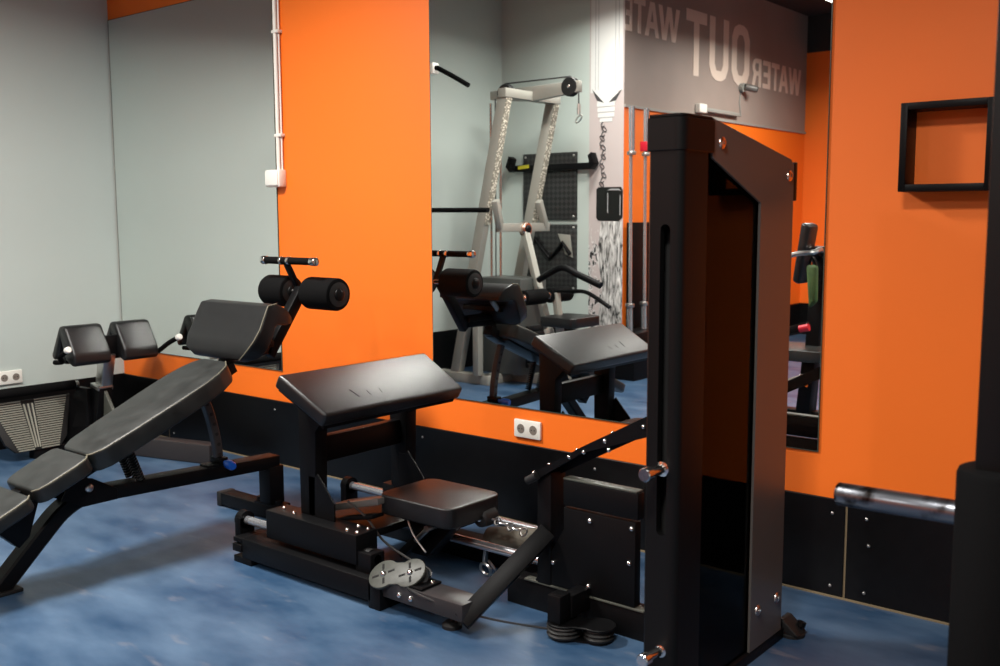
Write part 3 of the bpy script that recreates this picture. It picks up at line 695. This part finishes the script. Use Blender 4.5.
# pull-up and dip station, its bars show at the mirror's left edge
t = thing('dip_station', 'black pull-up and dip station whose bars show at the left edge of the large mirror', 'exercise machine', (.35, -2.2, 0))
obj('column', B().box(.30, .40, -2.25, -2.15, .03, 2.42, .006), BLACK, t)
obj('base_frame', B().bar((.05, -1.85, .03), (.05, -2.45, .03), .07, .06).bar((.05, -2.2, .03), (.42, -2.2, .03), .08, .06), BLACK, t)
pu = obj('pull_up_bar', B().tube([(.33, -2.2, 2.40), (.70, -2.2, 2.45), (.80, -2.2, 2.43), (1.06, -2.2, 2.30)], .018, 12, 5), FOAM, t)
obj('bar_clamp', B().box(.66, .74, -2.235, -2.165, 2.41, 2.49, .006), WHITE, pu)
obj('dip_bar', B().cyl((.40, -2.2, 1.405), (1.24, -2.2, 1.40), .018, n=14), FOAM, t)
obj('dip_bracket', B().box(.39, .60, -2.24, -2.16, 1.33, 1.62, .006), BLACK, t)

# mesh boards on the short wall
for k, (z0, z1, lab) in enumerate(((1.321, 1.912, 'square black mesh board on the grey wall, the upper one behind the bar hooks'), (.69, 1.283, 'square black mesh board on the grey wall, the lower one under the bar hooks'))):
    t = thing('wall_board', lab, 'board', (.555, YO, z0), 'black mesh boards on the short wall')
    obj('panel', B().box(.26, .85, YO, YO+.02, z0, z1, .003), NET, t)
    for x in (.29, .82):
        for z in (z0+.03, z1-.03): obj('screw', B().dome((x, YO+.02, z), (0,1,0), .012), STEEL, t)
t = thing('bar_hook_rack', 'black wall bracket with two upturned hooks across the upper mesh board', 'bracket', (.6, YO, 1.8))
obj('rail', B().box(.20, 1.02, YO+.021, YO+.06, 1.755, 1.812, .004), BLACK, t)
for x, s in ((.20, -1), (1.02, 1)):
    obj('hook', B().prism([(x, YO+.03, 1.765), (x+s*.03, YO+.03, 1.75), (x+s*.075, YO+.03, 1.80), (x+s*.04, YO+.03, 1.895), (x+s*.005, YO+.03, 1.87), (x+s*.02, YO+.03, 1.82)], (0, .08, 0), .003), BLACK, t)
obj('strap', B().bar((.24, YO+.066, 1.79), (.36, YO+.066, 1.80), .008, .03, r=0), plain('yellow_strap', srgb(190, 180, 40), .6), t, 'small yellow strap')
# dumbbell-like gear on the lower board
t = thing('landmine_bar', 'black angled bar with silver plate hanging in front of the lower mesh board', 'bar', (.7, YO, .9))
obj('arm', B().tube([(.40, YO+.04, 1.16), (.58, YO+.041, .98), (.72, YO+.041, 1.12), (.80, YO+.041, 1.02)], .02, 10), BLACK, t)
obj('plate', B().prism([(.66, YO+.021, 1.20), (.79, YO+.021, 1.19), (.82, YO+.021, .99), (.74, YO+.021, 1.02)], (0, .012, 0), .002), SILVER, t)

# mural strip on the end of the short wall
t = thing('wall_mural', 'tall printed mural of a white lamp cap, chain, black can and water splashes', 'mural', (1.145, YO, 0))
obj('print', B().box(.972, 1.3195, YO, YO+.003, .36, HC), MURAL, t)
PW = plain('mural_white', srgb(214, 214, 212), .4); PG = plain('mural_grey', srgb(168, 168, 170), .5); PK = plain('mural_black', srgb(16, 17, 17), .35); PD = plain('mural_charcoal', srgb(70, 68, 70), .5)
y = YO+.003
obj('lamp_cap', B().box(.985, 1.305, y, y+.002, 2.40, HC-.001).prism([(1.03, y, 2.40), (1.26, y, 2.40), (1.235, y, 2.31), (1.055, y, 2.31)], (0,.002,0)).box(1.05, 1.23, y, y+.003, 2.28, 2.31).box(1.055, 1.23, y, y+.003, 2.235, 2.272).box(1.06, 1.225, y, y+.003, 2.19, 2.227).box(1.08, 1.205, y, y+.003, 2.15, 2.182), PW, t)
b = B()
for z in (2.185, 2.229, 2.274): b.box(1.065, 1.22, y+.003, y+.0034, z, z+.005)
for x in (1.03, 1.06, 1.23, 1.265): b.box(x, x+.006, y+.002, y+.0025, 2.42, HC-.002)
obj('printed_line', b, PG, t)
obj('printed_twig', B().prism([(1.0, y+.002, 2.43), (1.09, y+.002, 2.34), (1.12, y+.002, 2.31), (1.05, y+.002, 2.33)], (0,.001,0)).prism([(1.30, y+.002, 2.41), (1.21, y+.002, 2.345), (1.17, y+.002, 2.31), (1.24, y+.002, 2.32)], (0,.001,0)), PD, t)
b = B()
for i in range(14): b.torus((1.115+.012*math.sin(i*1.3), y+.004, 2.13-i*.039), (0, 1, 0) if i % 2 else (.8, .6, .3), .019, .0045, n=12, sc=(.75, 1.5))
obj('chain', b, PD, t)
obj('can', B().prism([(1.05, y, 1.585), (1.07, y, 1.60), (1.30, y, 1.60), (1.318, y, 1.57), (1.318, y, 1.34), (1.28, y, 1.31), (1.07, y, 1.315), (1.05, y, 1.34)], (0, .004, 0), .001, 1), PK, t)
obj('can_highlight', B().prism([(1.16, y+.004, 1.572), (1.20, y+.004, 1.585), (1.28, y+.004, 1.583), (1.305, y+.004, 1.566), (1.28, y+.004, 1.572), (1.20, y+.004, 1.574)], (0,.001,0)).box(1.165, 1.172, y+.004, y+.005, 1.38, 1.55).box(1.29, 1.297, y+.004, y+.005, 1.36, 1.53), PG, t)

def water_mat():
    m, nt, p = new_mat('mural_water'); N = nt.nodes; L = nt.links
    tc = N.new('ShaderNodeTexCoord'); mp = N.new('ShaderNodeMapping'); mp.inputs['Scale'].default_value = (16, 16, 3.2); L.new(tc.outputs['Object'], mp.inputs['Vector'])
    n = N.new('ShaderNodeTexNoise'); n.inputs['Scale'].default_value = 1.5; n.inputs['Detail'].default_value = 6; n.inputs['Distortion'].default_value = 2.2; L.new(mp.outputs['Vector'], n.inputs['Vector'])
    r = N.new('ShaderNodeValToRGB'); e = r.color_ramp.elements
    e[0].position = .36; e[0].color = srgb(22, 22, 24); e[1].position = .68; e[1].color = srgb(232, 230, 228)
    x = e.new(.46); x.color = srgb(150, 148, 146)
    L.new(n.outputs['Fac'], r.inputs['Fac']); L.new(r.outputs['Color'], p.inputs['Base Color']); p.inputs['Roughness'].default_value = .5
    return m
obj('printed_water', B().prism([(1.10, y, 1.31), (1.305, y, 1.31), (1.3185, y, 1.0), (1.318, y, .40), (1.06, y, .40), (1.12, y, .75), (1.06, y, 1.0)], (0, .002, 0)), water_mat(), t)

# wall lettering: each letter a flat shape on the inner wall, reading along +Y
LT = {
 'W': [[(0,1),(.17,1),(.28,.36),(.40,1),(.60,1),(.72,.36),(.83,1),(1,1),(.81,0),(.63,0),(.50,.62),(.37,0),(.19,0)]],
 'A': [[(0,0),(.24,0),(.315,.24),(.685,.24),(.615,.42),(.385,.42),(.50,.80),(.76,0),(1,0),(.66,1),(.34,1)]],
 'T': [[(0,1),(1,1),(1,.82),(.63,.82),(.63,0),(.37,0),(.37,.82),(0,.82)]],
 'E': [[(0,0),(1,0),(1,.17),(.32,.17),(.32,.42),(.88,.42),(.88,.58),(.32,.58),(.32,.83),(1,.83),(1,1),(0,1)]],
 'R': [[(0,0),(.27,0),(.27,1),(0,1)], [(.27,1),(.62,1),(.86,.92),(.97,.74),(.95,.60),(.82,.46),(1,0),(.73,0),(.52,.40),(.27,.40),(.27,.56),(.58,.56),(.70,.63),(.71,.75),(.60,.84),(.27,.84)]],
 'U': [[(0,1),(.28,1),(.28,.26),(.38,.16),(.62,.16),(.72,.26),(.72,1),(1,1),(1,.22),(.86,.06),(.64,0),(.36,0),(.14,.06),(0,.22)]],
 'O': [[(.36,1),(.64,1),(.86,.94),(1,.78),(1,.22),(.86,.06),(.64,0),(.5,0),(.5,.16),(.62,.17),(.72,.27),(.72,.73),(.62,.83),(.5,.84),(.5,1)], [(.5,1),(.36,1),(.14,.94),(0,.78),(0,.22),(.14,.06),(.36,0),(.5,0),(.5,.16),(.38,.17),(.28,.27),(.28,.73),(.38,.83),(.5,.84)]],
}
t = thing('wall_lettering', 'pale capital letters WATER OUT WATER painted along the grey upper wall', 'lettering', (1.32, -5.6, 2.6))
def word(items, z0, z1):
    for ch, y0, y1 in items:
        b = B()
        for poly in LT[ch]: b.prism([(1.3205, y0+(y1-y0)*u, z0+(z1-z0)*v) for u, v in poly], (.003, 0, 0))
        obj('letter', b, LETTER, t)
word([('W', -7.50, -7.17), ('A', -7.16, -6.93), ('T', -6.93, -6.74), ('E', -6.71, -6.53), ('R', -6.49, -6.28)], 2.665, 2.945)
word([('O', -6.21, -5.82), ('U', -5.75, -5.36), ('T', -5.30, -4.91)], 2.64, 3.225)
word([('W', -4.79, -4.42), ('A', -4.43, -4.20), ('T', -4.20, -4.02), ('E', -3.99, -3.888)], 2.89, 3.18)

# small fittings above the orange part of the inner wall
t = thing('security_camera', 'small grey security camera under the large letters with a hanging cable', 'camera', (1.32, -6.0, 2.6))
obj('mount', B().cyl((1.32, -6.03, 2.62), (1.36, -6.03, 2.62), .045, n=18), TRIMG, t)
obj('body', B().cyl((1.36, -6.04, 2.63), (1.45, -6.12, 2.60), .035, n=18, bev=.006), plain('camera_grey', srgb(96, 90, 86), .4), t)
obj('lens', B().cyl((1.45, -6.12, 2.60), (1.456, -6.125, 2.598), .027, n=18), DARKH, t)
obj('cable', B().tube([(1.325, -6.03, 2.58), (1.325, -6.01, 2.48), (1.325, -6.04, 2.34)], .006, 6, 4), TRIMG, t)
t = thing('wall_bracket', 'white box with a thin silver arm fixed at the grey wall\'s lower trim', 'bracket', (1.32, -5.3, 2.33))
obj('box', B().box(1.32, 1.37, -5.25, -5.11, 2.31, 2.39, .006), WHITE, t)
obj('arm', B().bar((1.35, -5.25, 2.345), (1.35, -5.95, 2.345), .03, .035), TRIMG, t)

# black cabinet with two upright bars by the corner
t = thing('bar_holder', 'black upright holder standing at the corner of the orange inner wall', 'rack', (1.48, -4.0, 0))
obj('back_panel', B().box(1.345, 1.40, -4.22, -3.90, .05, 1.30, .006), BLACK, t)
obj('base', B().box(1.345, 1.62, -4.25, -3.60, 0, .395, .008), BLACK, t)
for k, (x, y0, lab) in enumerate(((1.50, -3.725, 'chrome barbell standing upright, the one nearest the mural'), (1.50, -3.95, 'chrome barbell standing upright with a red clip, beside the weight tower in the mirror'))):
    t = thing('barbell', lab, 'barbell', (x, y0, .40), 'upright barbells in the holder')
    obj('shaft', B().cyl((x, y0, .62), (x-.01, y0, 1.86), .0145, n=14), ROD, t)
    for a, c in ((.397, .62), (1.86, 2.24)): obj('sleeve', B().lathe((x, y0, a), (x-.005, y0, c), [(0,.025),(.9,.025),(1,.025)], 16), ROD, t)
    for z in (.60, 1.85): obj('collar', B().cyl((x-.003, y0, z), (x-.003, y0, z+.03), .038, n=18, bev=.004), STEEL, t)
    if k == 1: obj('clip', B().box(x-.04, x+.03, y0-.04, y0+.04, 1.89, 1.97, .006), RED, t, 'red bar clip')

# seated press machine far right in the mirror
t = thing('seated_press_machine', 'black seated machine with grey seat and upright backrest at the mirror\'s right edge', 'exercise machine', (3.3, -2.9, 0))
obj('seat', B().prism([(x, y, .42) for x, y in rrect(3.12, 3.56, -3.12, -2.72, .05)], (0, 0, .075), .02, 3), WORN, t)
obj('backrest', B().prism([(3.31, -2.92, .93), (3.36, -2.92, .91), (3.42, -2.92, 1.29), (3.36, -2.92, 1.31)], (0, .16, 0), .02, 3), VINYL, t)
obj('seat_post', B().bar((3.36, -2.9, 0), (3.40, -2.9, .42), .09, .09), BLACK, t)
obj('column', B().bar((3.34, -3.02, .05), (3.40, -3.02, 1.15), .07, .09), BLACK, t)
obj('back_bracket', B().bar((3.395, -3.03, 1.10), (3.395, -2.90, 1.12), .05, .05).bar((3.375, -3.03, .98), (3.365, -2.90, .99), .05, .05), BLACK, t)
obj('base_frame', B().bar((3.0, -2.95, .035), (3.7, -2.95, .035), .09, .07), BLACK, t)
for y0 in (-2.62, -3.14):
    obj('arm_bar', B().tube([(3.41, -2.99, 1.12), (3.50, -2.74, 1.14), (3.51, -2.60, 1.125), (3.42, -2.56, 1.115), (3.30, -2.56, 1.07), (3.24, -2.56, .98)] if y0 > -3 else [(3.41, -3.05, 1.10), (3.38, y0, 1.12), (3.28, y0, 1.06), (3.24, y0, .96)], .016, 10, 5), STEEL, t)
obj('foot_support', B().bar((3.10, -2.78, .20), (3.50, -2.78, .36), .12, .03), SILVER, t)
obj('press_lever', B().bar((3.15, -2.72, .56), (3.45, -2.72, .66), .04, .05), BLACK, t)
obj('grip', B().cyl((3.40, -2.70, .635), (3.46, -2.70, .65), .024, n=14), RED, t, 'red lever tip')
t = thing('gym_bag', 'green bag hanging from the arm of the seated machine at the mirror\'s right edge', 'bag', (3.51, -2.60, .78))
obj('body', B().prism([(3.475, -2.625, 1.05), (3.545, -2.625, 1.05), (3.55, -2.625, .82), (3.50, -2.625, .78)], (0, .05, 0), .02, 3), DUMB, t)
obj('strap', B().tube([(3.485, -2.60, 1.04), (3.51, -2.60, 1.098), (3.535, -2.60, 1.04)], .008, 8, 5), BLACK, t)

# ------------------------------------------------------------------ ceiling lights
def ceiling_light(x, y, z, lx, ly, power, col, label):
    t = thing('ceiling_light', label, 'ceiling light', (x, y, z), 'hanging ceiling lights')
    obj('housing', B().box(x-lx/2-.03, x+lx/2+.03, y-ly/2-.03, y+ly/2+.03, z, z+.05, .006), WHITE, t)
    obj('diffuser', B().box(x-lx/2, x+lx/2, y-ly/2, y+ly/2, z-.012, z-.0005, .003), LAMP, t)
    w = B()
    for s in (-1, 1): w.cyl((x+s*lx*.35, y, z+.05), (x+s*lx*.35, y, HC), .004, n=8)
    obj('suspension_wire', w, STEEL, t)
    l = add_light('lamp', (x, y, z-.02), lx, power, col, ly)
WARM = (1, .96, .91)
ceiling_light(2.3, -1.8, 3.05, .45, .45, 128, WARM, 'square ceiling light over the decline bench')
ceiling_light(5.25, -2.8, 3.05, .45, .45, 84, WARM, 'square ceiling light in front of the weight tower')
ceiling_light(1.5, -3.1, 3.2, .45, .45, 42, WARM, 'square ceiling light over the lat pulldown machine')
ceiling_light(2.55, -5.5, 3.24, .25, 1.0, 85, WARM, 'long ceiling light in front of the wall lettering')
ceiling_light(5.6, -5.6, 3.24, .25, 1.0, 70, WARM, 'long ceiling light in the far part of the room')

w = bpy.data.worlds.new('World'); S.world = w; w.use_nodes = True
w.node_tree.nodes['Background'].inputs['Color'].default_value = (.9, .95, 1, 1)
w.node_tree.nodes['Background'].inputs['Strength'].default_value = .05

# ------------------------------------------------------------------ camera
cam = bpy.data.cameras.new('Camera'); co = bpy.data.objects.new('Camera', cam); COL.objects.link(co)
Rm = ((0.7734503946892027, 0.06951659417854372, -0.6300332769695044), (0.6338438562946428, -0.09118505861964163, 0.7680672177108385), (-0.004056204217341604, -0.9934046145545873, -0.11458978570971778))
m = Matrix([[r[0], -r[1], -r[2]] for r in Rm]).to_4x4()
m.translation = Vector((5.95679858, -3.43287593, 1.35))
co.matrix_world = m
cam.sensor_fit = 'HORIZONTAL'; cam.sensor_width = 36; cam.lens = 36*1006/1000; cam.clip_start = .02
cam.dof.use_dof = True; cam.dof.focus_distance = 4.1; cam.dof.aperture_fstop = 4.0
S.camera = co
vs = S.view_settings
S.display_settings.display_device = 'sRGB'
vs.view_transform = 'Standard'; vs.look = 'None'; vs.gamma = 1; vs.exposure = 0; vs.use_curve_mapping = False
